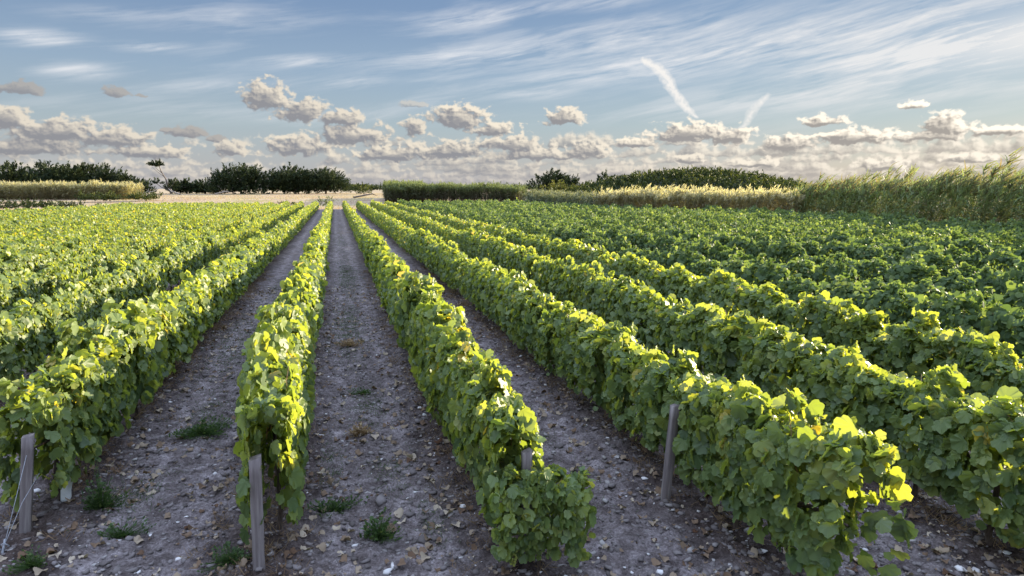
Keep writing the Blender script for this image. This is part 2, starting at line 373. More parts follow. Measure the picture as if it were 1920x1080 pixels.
def soil_mat():
    m, t, out = mat_new('vineyard_soil')
    tc = node(t, 'ShaderNodeTexCoord')
    def nz(s, d=6, r=.6, dist=0):
        n = node(t, 'ShaderNodeTexNoise'); n.inputs['Scale'].default_value = s; n.inputs['Detail'].default_value = d
        n.inputs['Roughness'].default_value = r; n.inputs['Distortion'].default_value = dist
        t.links.new(tc.outputs['Object'], n.inputs['Vector']); return n.outputs[0]
    a, b, c = nz(0.55, 6, .6, .4), nz(5, 10, .72), nz(38, 8, .75)
    vo = node(t, 'ShaderNodeTexVoronoi'); vo.inputs['Scale'].default_value = 26
    t.links.new(tc.outputs['Object'], vo.inputs['Vector'])
    c1 = ramp(t, b, [(0.32, (0.058, 0.047, 0.043)), (0.48, (0.142, 0.122, 0.116)), (0.66, (0.29, 0.262, 0.256))])
    c2 = ramp(t, c, [(0.3, (0.45, 0.42, 0.40)), (0.52, (0.95, 0.93, 0.92)), (0.75, (1.7, 1.68, 1.65))])
    mu = node(t, 'ShaderNodeMix', data_type='RGBA', blend_type='MULTIPLY'); mu.inputs[0].default_value = 1
    t.links.new(c1, mu.inputs[6]); t.links.new(c2, mu.inputs[7])
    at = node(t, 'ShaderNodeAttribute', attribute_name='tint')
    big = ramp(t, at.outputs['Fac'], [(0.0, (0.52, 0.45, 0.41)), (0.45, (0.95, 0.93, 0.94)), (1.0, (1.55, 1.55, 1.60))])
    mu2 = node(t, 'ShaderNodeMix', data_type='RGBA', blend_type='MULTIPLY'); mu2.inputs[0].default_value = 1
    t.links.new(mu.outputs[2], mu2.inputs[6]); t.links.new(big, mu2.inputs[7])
    p = node(t, 'ShaderNodeBsdfPrincipled'); t.links.new(mu2.outputs[2], p.inputs['Base Color'])
    p.inputs['Roughness'].default_value = .95; p.inputs['Specular IOR Level'].default_value = .1
    hs = node(t, 'ShaderNodeMath', operation='MULTIPLY_ADD'); t.links.new(c, hs.inputs[0]); hs.inputs[1].default_value = .6; t.links.new(b, hs.inputs[2])
    hv = node(t, 'ShaderNodeMath', operation='MULTIPLY_ADD'); t.links.new(vo.outputs['Distance'], hv.inputs[0]); hv.inputs[1].default_value = -.5; t.links.new(hs.outputs[0], hv.inputs[2])
    bm = node(t, 'ShaderNodeBump'); bm.inputs['Strength'].default_value = .9; bm.inputs['Distance'].default_value = .05
    t.links.new(hv.outputs[0], bm.inputs['Height']); t.links.new(bm.outputs[0], p.inputs['Normal'])
    t.links.new(p.outputs[0], out.inputs[0]); return m
m_soil = soil_mat()
def field_mat():
    m, t, out = mat_new('dry_grass_ground')
    tc = node(t, 'ShaderNodeTexCoord')
    n1 = node(t, 'ShaderNodeTexNoise'); n1.inputs['Scale'].default_value = .09; n1.inputs['Detail'].default_value = 8
    n2 = node(t, 'ShaderNodeTexNoise'); n2.inputs['Scale'].default_value = 2.5; n2.inputs['Detail'].default_value = 8
    for n in (n1, n2): t.links.new(tc.outputs['Object'], n.inputs['Vector'])
    c = ramp(t, n1.outputs[0], [(0.36, (0.34, 0.25, 0.175)), (0.52, (0.42, 0.33, 0.22)), (0.66, (0.30, 0.27, 0.13))])
    c2 = ramp(t, n2.outputs[0], [(0.3, (.6, .6, .6)), (0.7, (1.3, 1.3, 1.3))])
    mu = node(t, 'ShaderNodeMix', data_type='RGBA', blend_type='MULTIPLY'); mu.inputs[0].default_value = 1
    t.links.new(c, mu.inputs[6]); t.links.new(c2, mu.inputs[7])
    p = node(t, 'ShaderNodeBsdfPrincipled'); t.links.new(mu.outputs[2], p.inputs['Base Color']); p.inputs['Roughness'].default_value = 1
    p.inputs['Specular IOR Level'].default_value = 0
    t.links.new(p.outputs[0], out.inputs[0]); return m
m_field = field_mat()

# ------------------------------------------------------------------ ground
def grid(xs, ys, zf):
    X, Y = np.meshgrid(xs, ys); Z = zf(X, Y)
    nx, ny = len(xs), len(ys)
    V = np.stack([X, Y, Z], -1).reshape(-1, 3)
    i = (np.arange(ny-1)[:, None]*nx+np.arange(nx-1)[None]).ravel()
    F = np.stack([i, i+1, i+1+nx, i+nx], 1)
    return V, F
gx = np.concatenate([np.linspace(-6000, -200, 15), np.linspace(-180, 200, 77), np.linspace(260, 6000, 15)])
gy = np.concatenate([np.linspace(-300, 0, 6), np.linspace(5, 260, 103), np.linspace(320, 9000, 20)])
V, F = grid(gx, gy, lambda x, y: terrain(x, y))
structure(mesh_obj('ground', V, F, m_field, smooth=True), 'pale dry grass ground stretching beyond the vineyard to the horizon', 'ground')
ROWX0, SP = -0.70, 2.0
def soil_z(x, y):
    dist = np.hypot(x, y)
    dx = np.abs((x-ROWX0+1) % SP - 1)
    near = sstep(34, 10, dist)
    z = 0.035 + 0.035*np.exp(-(dx/0.33)**2) + 0.030*fbm(x*0.9, y*0.6, 3, 5)
    z += near*(0.075*fbm(x*2.6, y*2.6, 5, 6, .62) + 0.060*np.abs(fbm(x*8, y*8, 4, 8, .6)))
    z -= near*0.022*np.exp(-((dx-0.72)/0.13)**2)
    return np.maximum(z, 0.006)
xs = np.concatenate([np.linspace(-31.5, -9, 60), np.arange(-8.9, -4.6, .08), np.arange(-4.6, 6.6, 0.026), np.arange(6.6, 12, .08), np.linspace(12.1, 42, 60)])
ys = np.concatenate([np.linspace(-6, 3, 12), np.arange(3.1, 11.0, 0.026), np.arange(11.0, 20, 0.06), np.linspace(20.1, 107, 180)])
V, F = grid(xs, ys, soil_z)
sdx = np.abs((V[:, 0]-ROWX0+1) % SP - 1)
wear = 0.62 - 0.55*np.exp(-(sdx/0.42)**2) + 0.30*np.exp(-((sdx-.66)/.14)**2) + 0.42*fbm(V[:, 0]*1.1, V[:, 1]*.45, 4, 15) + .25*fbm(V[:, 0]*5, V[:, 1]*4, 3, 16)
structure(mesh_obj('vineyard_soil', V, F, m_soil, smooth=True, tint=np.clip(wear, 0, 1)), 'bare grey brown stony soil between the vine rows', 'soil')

# ------------------------------------------------------------------ grapevines
def leaf_template(lod):
    if lod == 0:
        ang = np.array([0, 17, 27, 42, 56, 72, 86, 104, 124, 146, 163]); rad = np.array([1.0, .90, .80, .90, .95, .86, .74, .82, .74, .62, .50])
        a = np.radians(np.concatenate([ang, -ang[::-1][:-1]])); r = np.concatenate([rad, rad[::-1][:-1]])
        x = np.sin(a)*r*0.66; y = 0.40+np.cos(a)*r*0.60
        pts = [(0, 0.18, 0.0)] + list(zip(x, y, np.zeros_like(x)))
        tv = np.array(pts); n = len(x)
        tf = np.array([(0, 1+i, 1+(i+1) % n) for i in range(n)])[:, ::-1]
        rr = np.hypot(tv[:, 0], tv[:, 1]-0.4)
        tv[:, 2] = -0.55*rr**2 + 0.34*np.abs(tv[:, 0]) + 0.06*np.sin(np.arange(len(tv))*2.4)*(rr > .2)
    elif lod == 1:
        tv = np.array([(0, .15, 0), (0, 1.0, -.16), (.34, .80, .0), (.58, .55, -.04), (.40, .06, -.06), (-.40, .06, -.06), (-.58, .55, -.04), (-.34, .80, .0)])
        tf = np.array([(0, 2, 1), (0, 3, 2), (0, 4, 3), (0, 6, 5), (0, 7, 6), (0, 1, 7)])
    else:
        tv = np.array([(0, 0, 0), (.52, .45, .10), (0, 1, -.10), (-.52, .45, .10)])
        tf = np.array([(0, 1, 2), (0, 2, 3)])
    return tv, tf
def canopy_leaves(n, lod, length, dark=False, size=0.125, hw=0.27, z0=0.34, z1=1.16, y_off=0.0, seed=0, ygrid=None):
    """leaf cloud of one vine (or a run of row): x across the row, y along it"""
    y = (rng.random(n)-0.5)*length + y_off
    # walk round a cross-section with straight sides
    hz = (z1-z0)/2; zc = (z1+z0)/2
    th = rng.random(n)*2*math.pi
    per = rng.random(n)
    side = per < 0.70
    sgn = np.where(rng.random(n) < .5, 1, -1)
    zz = np.where(side, z0+(z1-z0)*rng.random(n)**0.85, z1 + 0.0*th)
    bulge = 0.80+0.28*np.sin(np.clip((zz-z0)/(z1-z0), 0, 1)*math.pi*0.85+0.25)
    wob = 1+0.50*fbm(y*1.9+seed*3.7, zz*1.9+sgn*5, 2, 3+seed)+ (0.12 if dark else 0)
    xx = np.where(side, sgn*hw*bulge*wob, (rng.random(n)*2-1)*hw*0.95)
    dep = np.where(rng.random(n) < 0.26, rng.random(n)*0.6+0.2, 0.86+0.24*rng.random(n)**2)
    xx = xx*np.where(side, dep, 1)
    topw = 0.24*fbm(y*1.3+seed*9.1, y*0, 3, 40+seed) + 0.06*fbm(y*5, y*0+3, 2, 50+seed)
    zz = np.where(side, zz + topw*np.clip((zz-z0)/(z1-z0), 0, 1), z1 + topw - 0.09*(xx/hw)**2 + rng.normal(size=n)*0.035 - (rng.random(n) < .3)*rng.random(n)*.15)
    # upright shoots above the trimmed top
    for q in range(max(2, int(3*length))):
        kk = rng.random(n) < 0.014
        ys = (rng.random()-.5)*length + y_off; m_ = int(kk.sum())
        y = np.where(kk, ys+rng.normal(size=n)*.05, y); xx = np.where(kk, (rng.random()-.5)*hw*1.4+rng.normal(size=n)*.04, xx)
        zz = np.where(kk, z1+0.02+rng.random(n)*rng.uniform(.10, .24), zz)
    bot = 0.10*fbm(y*2.2+seed, y*0+7, 2, 60+seed)
    zz = np.where(side & (zz < z0+.25), zz+bot, zz)
    T = np.stack([xx, y, zz], 1)
    out = np.stack([np.sign(xx)*np.where(side, 1.0, 0.25*np.abs(xx)/hw), np.zeros(n), np.where(side, 0.28+0.5*np.clip((zz-z1+.25)/.25, 0, 1), 1.0)], 1)
    nor = unit(out) + (1.15 if lod == 2 else 0.85)*rdir(n)
    tip = np.stack([np.sign(xx)*0.45, rng.normal(size=n)*0.55, np.where(side, -0.95, -0.15)], 1) + np.where(side, .35, .8)[:, None]*rdir(n)
    S = size*(0.45+1.05*rng.random(n)**1.3)
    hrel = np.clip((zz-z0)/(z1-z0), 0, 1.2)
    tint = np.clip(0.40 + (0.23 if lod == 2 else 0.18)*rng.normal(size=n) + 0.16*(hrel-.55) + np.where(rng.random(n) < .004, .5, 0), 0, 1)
    T = T - unit(tip)*S[:, None]*0.35
    return T, tip, nor, S, tint
def canes(nsh, length, z1, hw):
    parts = []
    for i in range(nsh):
        y0 = (random.random()-.5)*length; x0 = (random.random()-.5)*hw
        p = np.array([x0, y0, z1-0.3]); d = np.array([random.gauss(0, .25), random.gauss(0, .4), 1.0]); P = [p]
        for k in range(4):
            d = d+np.array([random.gauss(0, .15), random.gauss(0, .2), -.12]); p = p+d/np.linalg.norm(d)*random.uniform(.09, .125); P.append(p)
        parts.append(tube(P, [.005, .0045, .004, .003, .002], 4))
    return join(*parts)
def vine_variant(i, lod, dark):
    n = {0: 980, 1: 1150}[lod]
    tv, tf = leaf_template(lod)
    L = 1.30
    hw = 0.31 if dark else 0.235
    T, tip, nor, S, tint = canopy_leaves(n, lod, L, dark, 0.108 if lod == 0 else 0.098, hw, 0.27, 1.11, seed=i+1)
    # the ends of the run are thinner so neighbours interlock
    if dark:
        k = 1-0.88*np.clip((np.abs(T[:, 1])-.14)/.50, 0, 1)**2
        T[:, 0] *= k; T[:, 2] = 0.50+(T[:, 2]-0.50)*(0.42+.70*k) + .03
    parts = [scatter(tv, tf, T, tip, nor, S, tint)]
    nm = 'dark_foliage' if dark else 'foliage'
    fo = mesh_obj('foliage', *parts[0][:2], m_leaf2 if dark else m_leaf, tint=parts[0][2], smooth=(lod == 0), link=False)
    # trunk with a crook and two arms
    P = [np.array([0, 0, -.03])]; p = P[0]
    for k in range(5):
        p = p+np.array([random.gauss(0, .018), random.gauss(0, .022), .125]); P.append(p)
    t1 = tube(P, [.034, .026, .023, .021, .022, .024], 7)
    arms = []
    for s in (-1, 1):
        q = P[-1]; Q = [q]
        for k in range(4):
            q = q+np.array([random.gauss(0, .012), s*.12, .012+random.gauss(0, .012)]); Q.append(q)
        arms.append(tube(Q, [.020, .016, .013, .011, .008], 6))
    V, F, t = join(t1, *arms)
    tr = mesh_obj('trunk', V, F, m_bark, smooth=True, link=False)
    cs = []
    for _ in range(3):
        V, F, t = canes(1, .8, 1.11, hw)
        cs.append(mesh_obj('cane', V, F, m_cane, link=False))
    return fo, tr, cs
variants = {(lod, dark): [vine_variant(i+7*lod+3*dark, lod, dark) for i in range(8)] for lod in (0, 1) for dark in (False, True)}

def reed_line_x(y):
    return np.interp(y, [20, 30.5, 53, 63, 78, 113], [36.6, 37.9, 40.5, 35.3, 29.9, 29.9])
DARK_FROM = 5
def row_start(k):
    return {-2: 7.7, -1: 7.15, 0: 6.0, 1: 5.55, 2: 4.15, 3: 3.4, 4: 2.6}.get(k, 8.4 if k < -2 else 2.5)
def row_end(k):
    return {-13: 103, -14: 84, -15: 66}.get(k, 104.5)
def seen(x, y, pad=0.09):
    f = np.array([math.sin(YAW)*math.cos(PITCH), math.cos(YAW)*math.cos(PITCH), -math.sin(PITCH)])
    r = np.array([math.cos(YAW), -math.sin(YAW), 0]); u = np.cross(r, f)
    best = False; zc = 0
    for z in (0.35, 1.2):
        d = np.array([x, y, z-CAMH]); zc = d@f
        if zc < 0.5: continue
        a, b = (d@r)/zc*FOC/960, (d@u)/zc*FOC/540
        if abs(a) < 1+pad and abs(b) < 1+pad*1.6: best = True
    return best, zc
vines = []; outside = []
for k in range(-15, 22):
    x = ROWX0+SP*k; y = row_start(k); n = 0
    while y < row_end(k):
        if x < reed_line_x(y)-1.3:
            ok, z = seen(x, y)
            if ok:
                n += 1
                vines.append([math.hypot(x, y), k, n, x+random.gauss(0, .02), y, random.random() < (0.02 if y > 12 else 0)])
            elif seen(x, y, 0.55)[0] and x > 0: outside.append([math.hypot(x, y), k, 0, x, y, False])
        y += (1.2 if k >= DARK_FROM else 0.85)*random.uniform(.94, 1.06)
vines.sort(key=lambda v: v[0])
vines = [v for v in vines if not v[5]]
ORD = ['zeroth','first','second','third','fourth','fifth','sixth','seventh','eighth','ninth','tenth','eleventh','twelfth','thirteenth','fourteenth','fifteenth','sixteenth','seventeenth','eighteenth','nineteenth','twentieth']
TENS = {20: 'twenty', 30: 'thirty', 40: 'forty', 50: 'fifty'}
def ordinal(n):
    if n <= 20: return ORD[n]
    t = n//10*10
    return TENS[t][:-1]+'ieth' if n == t else TENS[t]+'-'+ORD[n-t]
def row_name(k):
    return (ordinal(k)+' row right of the middle path') if k >= 1 else (ordinal(1-k)+' row left of the middle path')
count = {}
def link_copy(src, parent):
    c = src.copy(); COL.objects.link(c); c.parent = parent; return c
for idx, (dist, k, n, x, y, _) in enumerate(sorted(vines[:300], key=lambda v: (v[1], v[4]))):
    count[k] = count.get(k, 0)+1; n = count[k]
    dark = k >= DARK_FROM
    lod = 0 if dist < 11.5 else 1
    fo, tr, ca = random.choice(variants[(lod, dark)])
    rz = (math.pi if random.random() < .5 else 0)+random.gauss(0, .05)
    sc = random.uniform(.93, 1.07); sz = sc*(random.uniform(.80, 1.12) if dark else random.uniform(.92, 1.06))
    adj = 'dark green rounded' if dark else ('bright yellow green' if k < 1 else 'leafy green')
    lab = f"{adj} grapevine, {ordinal(n)} in view along the {row_name(k)}"
    if n == 1 and k in (-1, 0): lab = f"grapevine right behind the end post, {row_name(k)}"
    z = float(soil_z(np.array(x), np.array(y)))-.01
    if dist < 26:
        root = empty('grapevine', (x, y, z), rz)
        link_copy(fo, root)
        link_copy(tr, root)
        for c in (ca if dist < 14 else ca[:1]): link_copy(c, root)
    else:
        root = fo.copy(); root.name = 'grapevine'; COL.objects.link(root)
        root.location = (x, y, z); root.rotation_euler = (0, 0, rz)
    if k in (-1, 0, 1) and dist < 12: sz *= 1.13
    slim = .80 if (k in (0, 1) and y < 7.2) else 1.0
    root.scale = (sc*random.uniform(.92, 1.1)*slim, sc, sz)
    if k < -1: root.scale.x *= .78; root.scale.z *= .97
    if k == 0 and y < 7.2: root.location.x += .06
    tag(root, lab, 'grapevine', f"grapevines of the {row_name(k)}")
# low leafy shoot clump drooping in front of the post in the first row right of the path
fo, tr, ca = variants[(0, False)][2]
root = empty('grapevine', (1.47, 4.84, 0.05), 1.4); root.scale = (.95, .58, .68)
for s in (fo, tr, *ca): link_copy(s, root)
tag(root, 'low pale green grapevine drooping in front of the half hidden grey post', 'grapevine', 'grapevines of the '+row_name(1))

# every farther vine: one mass per rule
def far_mass(sel, dark):
    P = []
    for dist, k, n, x, y, _ in sel:
        m = int(np.interp(dist, [20, 40, 70, 110], [640, 460, 290, 190]))
        size = float(np.interp(dist, [20, 40, 70, 110], [.105, .118, .145, .175]))
        T, tip, nor, S, tint = canopy_leaves(m, 2, 1.25, dark, size, .27 if dark else .235, .29, 1.10, seed=random.randint(1, 50))
        if dark:
            kk = 1-0.88*np.clip((np.abs(T[:, 1])-.14)/.50, 0, 1)**2
            T[:, 0] *= kk; T[:, 2] = 0.50+(T[:, 2]-0.50)*(0.42+.70*kk)+.03
        hs = random.uniform(.78, 1.16) if dark else random.uniform(.86, 1.07)*(.97 if k < -1 else 1)
        if k < -1: T[:, 0] *= .76
        T[:, 2] *= hs; T[:, 0] += x; T[:, 1] += y
        P.append((T, tip, nor, S, tint))
    tv, tf = leaf_template(2)
    return scatter(tv, tf, *[np.concatenate([p[i] for p in P]) for i in range(5)])
far = vines[300:]+outside
Vl, Fl, tl = far_mass([v for v in far if v[1] < DARK_FROM], False)
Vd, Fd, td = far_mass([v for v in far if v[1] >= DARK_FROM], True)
V, F, t = join((Vl, Fl, tl), (Vd, Fd, td))
o = mesh_obj('distant_grapevines', V, F, m_leaf, tint=t)
o.data.materials.append(m_leaf2)
mi = np.zeros(len(F), np.int32); mi[len(Fl):] = 1
o.data.polygons.foreach_set('material_index', mi)
tag(o, 'farther rows of grapevines merging into a green mass towards the field edge', 'grapevines', kind='stuff')

# ------------------------------------------------------------------ posts, wires, guard
def make_post(h, wdt):
    n = 9; V = []; F = []
    for i in range(n):
        z = -0.12+(h+0.12)*i/(n-1); w_ = wdt/2*(1+.04*math.sin(i*1.7)); cut = .12
        ring = [(-1, -1+cut), (-1, 1-cut), (-1+cut, 1), (1-cut, 1), (1, 1-cut), (1, -1+cut), (1-cut, -1), (-1+cut, -1)]
        for a, b in ring:
            V.append((a*w_+.002*math.sin(i*2+a), b*w_*.8, z+(0.012*a if i == n-1 else 0)))
    for i in range(n-1):
        for j in range(8):
            F.append((i*8+j, i*8+(j+1) % 8, (i+1)*8+(j+1) % 8, (i+1)*8+j))
    V = np.array(V); F = np.array(F)[:, ::-1]
    o = mesh_obj('wooden_post', V, F, m_post)
    me = o.data
    import bmesh
    bm = bmesh.new(); bm.from_mesh(me); bm.verts.ensure_lookup_table()
    bm.faces.new([bm.verts[(n-1)*8+j] for j in range(8)]); bmesh.ops.recalc_face_normals(bm, faces=bm.faces); bm.to_mesh(me); bm.free()
    return o
def post(x, y, h, wdt, lx, ly, rz, label):
    o = make_post(h, wdt); o.location = (x, y, .04); o.rotation_euler = (lx, ly, rz)
    tag(o, label, 'post', 'wooden posts of the vine trellis'); return o
post(-2.74, 6.50, .93, .085, R(4), R(7), .15, 'grey wooden post braced by a wire at the second row left of path')
post(-0.69, 5.38, .97, .092, R(3), R(1), .1, 'tall grey wooden post at near end of the row just left of path')
post(1.40, 4.98, .97, .075, R(2), R(-1), .2, 'grey post half hidden in leaves of the row just right of path')
post(3.01, 5.72, .97, .08, R(1), R(4), .1, 'grey post leaning against the outer leaves of second row right of path')
post(-2.74, 8.25, .8, .08, 0, R(2), .1, 'grey post showing only its foot under the second row left of path')
root = empty('guy_wire', (-2.72, 6.12, 0.04))
V, F, t = tube([(-.02, 0, .10), (.02, .12, .35), (.10, .36, .86)], [.0032, .0028, .0028], 5); mesh_obj('wire', V, F, m_wire, root)
V, F, t = tube([(-.02, 0, .10), (.06, .2, .38), (.13, .40, .55)], [.0028, .0024, .0024], 5); mesh_obj('wire', V, F, m_wire, root)
V, F, t = tube([(-.06, -.04, -.12), (-.03, -.01, .05), (-.01, .01, .16)], [.011, .010, .009], 6); mesh_obj('anchor_stake', V, F, m_wire, root)
V, F, t = tube([(-.05, .02, .06), (-.06, 0, .11), (-.01, -.02, .14), (.02, 0, .10), (-.02, .02, .07)], [.005]*5, 5); mesh_obj('wire_loop', V, F, m_wire, root)
tag(root, 'thin steel guy wire running from leaning post down to anchor stake', 'wire')
V, F, t = tube([(0, 0, -.02), (.01, 0, .12), (.03, .01, .2), (.04, .02, .28)], [.045, .044, .042, .040], 10, cap=False)
o = mesh_obj('vine_guard', V, F, m_sleeve, smooth=True); o.location = (-2.63, 7.12, .05)
tag(o, 'white plastic guard tube round a young vine behind the braced post', 'vine guard')
# grape bunch at the foot of the near end
pts = []
for i in range(70):
    z = -i/70*.17; r = .045*(1-abs(i/70-.3)*1.0); a = random.random()*6.28
    pts.append((r*math.cos(a)*random.random()**.4, r*math.sin(a)*random.random()**.4, z))
import bmesh
bm = bmesh.new(); bmesh.ops.create_icosphere(bm, subdivisions=1, radius=1)
iv = np.array([v.co[:] for v in bm.verts]); bm.verts.index_update(); ifc = np.array([[v.index for v in f.verts] for f in bm.faces]); bm.free()
pts = np.array(pts)
V, F, t = scatter(iv, ifc, pts, np.tile([[0, 0, 1.]], (70, 1)), np.tile([[0, 1., 0]], (70, 1)), np.full(70, .0095), np.zeros(70))
o = mesh_obj('grape_bunch', V, F, m_grape, smooth=True); o.location = (1.22, 4.72, .36)
tag(o, 'hanging bunch of small green grapes under the low drooping vine', 'grapes')

# ------------------------------------------------------------------ ground litter
def soil_pts(n, x0, x1, y0, y1, pw=1.0):
    x = rng.uniform(x0, x1, n); y = y0+(y1-y0)*rng.random(n)**pw
    return x, y, soil_z(x, y)
x, y, z = soil_pts(42000, -6, 8.5, 3.6, 22, 1.7)
S = 0.006+0.030*rng.random(len(x))**3 + .03*(rng.random(len(x)) < .02)*rng.random(len(x))
T = np.stack([x, y, z+S*.2], 1)
V, F, t = scatter(iv*np.array([1, 1, .65])+0.18*rng.normal(size=iv.shape)*1, ifc, T, np.concatenate([rdir(len(x))[:, :2], np.zeros((len(x), 1))], 1), np.tile([[0, .0, 1.]], (len(x), 1))+.3*rdir(len(x)), S,
                  np.clip(.42+.25*rng.normal(size=len(x))+.6*(rng.random(len(x)) < .015), 0, 1), SX=S*rng.uniform(.7, 1.7, len(x)))
tag(mesh_obj('pebbles', V, F, m_stone, tint=t), 'loose pebbles and pale stones scattered over the vineyard soil', 'stones', kind='stuff')
ltv, ltf = leaf_template(0); ltv = ltv.copy(); ltv[:, 2] = 0.9*ltv[:, 0]**2*1.2-.35*(ltv[:, 1]-.4)**2+.10*np.sin(ltv[:, 0]*9+ltv[:, 1]*6)
n = 12000; x, y, z = soil_pts(n, -6, 8.5, 3.6, 22, 1.6)
dx = (x-ROWX0+1) % SP-1
keep = rng.random(n) < np.clip(.35+.9*np.exp(-((np.abs(dx)-.45)/.3)**2), 0, 1)
x, y, z = x[keep], y[keep], z[keep]; n = len(x)
V, F, t = scatter(ltv, ltf, np.stack([x, y, z+.012], 1), np.concatenate([rdir(n)[:, :2], .25*rng.normal(size=(n, 1))], 1), np.tile([[0, 0, 1.]], (n, 1))+.45*rdir(n), .02+.075*rng.random(n)**1.6, np.clip(.55+.26*rng.normal(size=n), 0, 1))
tag(mesh_obj('fallen_leaves', V, F, m_litter, tint=t), 'curled tan dead vine leaves littering the soil', 'leaf litter', kind='stuff')
btv = np.array([(-.5, 0, 0), (.5, 0, 0), (.35, .5, .02), (-.35, .5, .02), (0, 1, .14)]); btf = np.array([(0, 1, 2), (0, 2, 3), (3, 2, 4)])
def blades(x, y, z, h, wid, tint, lean=.5):
    n = len(x)
    tip = np.stack([rng.normal(size=n)*lean, rng.normal(size=n)*lean, np.ones(n)], 1)
    return scatter(btv, btf, np.stack([x, y, z], 1), tip, np.concatenate([rdir(n)[:, :2], np.zeros((n, 1))], 1)+[0, 0, .2], h, tint, SX=wid)
# dead brown grass under the rows
bx, by = [], []
for k in range(-3, 5):
    for j in range(260):
        yy = random.uniform(max(3.4, row_start(k)-.8), 26); c = random.randint(8, 40)
        xx = ROWX0+SP*k+random.gauss(0, .22)
        bx.append(xx+rng.normal(size=c)*.06); by.append(yy+rng.normal(size=c)*.07)
x = np.concatenate(bx); y = np.concatenate(by); z = soil_z(x, y)-.01; n = len(x)
V, F, t = blades(x, y, z, .04+.14*rng.random(n), np.full(n, .006), np.clip(.05+.35*rng.random(n)**2, 0, 1), 1.2)
tag(mesh_obj('dead_grass', V, F, m_straw, tint=t), 'wispy brown dead grass tufts along the feet of the vines', 'dead grass', kind='stuff')
# thin green grass patches on the paths
bx, by = [], []
for (cx, cyy, rx, ry, nn) in [(.15, 15, .35, 2.8, 3500), (.3, 24, .4, 5, 4000), (-1.9, 14, .5, 3, 3200), (.45, 7.0, .22, .5, 260), (.35, 9.5, .3, 1.0, 900), (-2.0, 7.2, .25, .5, 500), (2.4, 8.6, .2, 1.2, 500), (.75, 5.9, .12, .5, 250), (-.15, 7.5, .12, .7, 300), (-1.75, 9.6, .4, .9, 700), (2.2, 6.0, .3, .5, 220), (-1.8, 22, .4, 4, 1200), (.2, 40, .4, 10, 1500)]:
    bx.append(cx+rng.normal(size=nn)*rx*.6); by.append(cyy+rng.normal(size=nn)*ry*.6)
x = np.concatenate(bx); y = np.concatenate(by); n = len(x)
V, F, t = blades(x, y, soil_z(x, y)-.005, .025+.06*rng.random(n), np.full(n, .005), .2+.5*rng.random(n), 1.0)
tag(mesh_obj('grass_patches', V, F, m_weed, tint=t), 'sparse low green grass patches on the soil paths', 'grass', kind='stuff')
def weed(px, py, h, r, label, n=90, m=m_weed, leaf=.03):
    d = dir_of(px); # ground distance from picture height
    a = math.atan((540-py)/FOC)-PITCH
    cx = (px-960)/FOC
    f = np.array([math.sin(YAW)*math.cos(PITCH), math.cos(YAW)*math.cos(PITCH), -math.sin(PITCH)])
    rr = np.array([math.cos(YAW), -math.sin(YAW), 0]); u = np.cross(rr, f)
    v = f+cx*rr+(540-py)/FOC*u; tt = -(CAMH-.04)/v[2]; x0, y0 = v[0]*tt, v[1]*tt
    n *= 3; r *= 1.3; h *= 1.25; stretch = rng.uniform(.6, 1.5)
    ph = rng.random(n)*6.28; q = rng.random(n)**.7
    lump = 1+.6*np.sin(ph*2+rng.random()*6)*rng.random()+.4*np.sin(ph*3+rng.random()*6)
    T = np.stack([np.cos(ph)*q*r*lump*stretch, np.sin(ph)*q*r*lump/stretch, rng.random(n)*h*(1.1-q*.7)*lump], 1)
    tip = np.stack([np.cos(ph), np.sin(ph), .5+rng.random(n)], 1)+.5*rdir(n)
    tv, tf = leaf_template(1)
    V, F, t = scatter(tv, tf, T, tip, np.tile([[0, 0, 1.]], (n, 1))+.6*rdir(n), leaf*(.6+.8*rng.random(n)), np.clip(.4+.2*rng.normal(size=n), 0, 1), SX=leaf*.6*(.6+.8*rng.random(n)))
    Ls = np.linalg.norm(T, axis=1)
    sv = np.array([(-.5, 0, 0), (.5, 0, 0), (.4, 1.02, 0), (-.4, 1.02, 0)]); sf = np.array([(0, 1, 2), (0, 2, 3)])
    V, F, t = join((V, F, t), scatter(sv, sf, np.zeros_like(T), T+1e-4, rdir(n), Ls, np.full(n, .3), SX=np.full(n, .004)))
    o = mesh_obj('weed', V, F, m, tint=t); o.location = (x0, y0, float(soil_z(np.array(x0), np.array(y0))))
    tag(o, label, 'weed', 'small weeds on the soil')
weed(192, 955, .20, .11, 'dark green weed clump on soil between the braced post and next row', 130)
weed(228, 1000, .09, .08, 'tiny green weed just below the larger dark weed', 60)
weed(60, 1072, .10, .08, 'feathery green weed at the bottom left picture corner', 80, leaf=.022)
weed(712, 1010, .15, .09, 'broad dark green weed standing near the bottom of middle path', 80, leaf=.04)
weed(430, 1055, .07, .12, 'flat dark weed beside the foot of the tall post', 90, leaf=.024)
weed(625, 955, .08, .14, 'thin grassy weed on left half of the middle path', 80, leaf=.03)
weed(380, 815, .10, .22, 'wide dark weed patch in the left aisle beside the row', 200, leaf=.03)
weed(675, 815, .10, .10, 'rusty brown dry weed tuft in centre of the middle path', 90, m_straw, leaf=.03)
weed(655, 650, .10, .14, 'far brown dry weed tuft on the middle path', 90, m_straw, leaf=.03)
weed(678, 740, .08, .08, 'small green weed midway along the middle path', 60, leaf=.03)

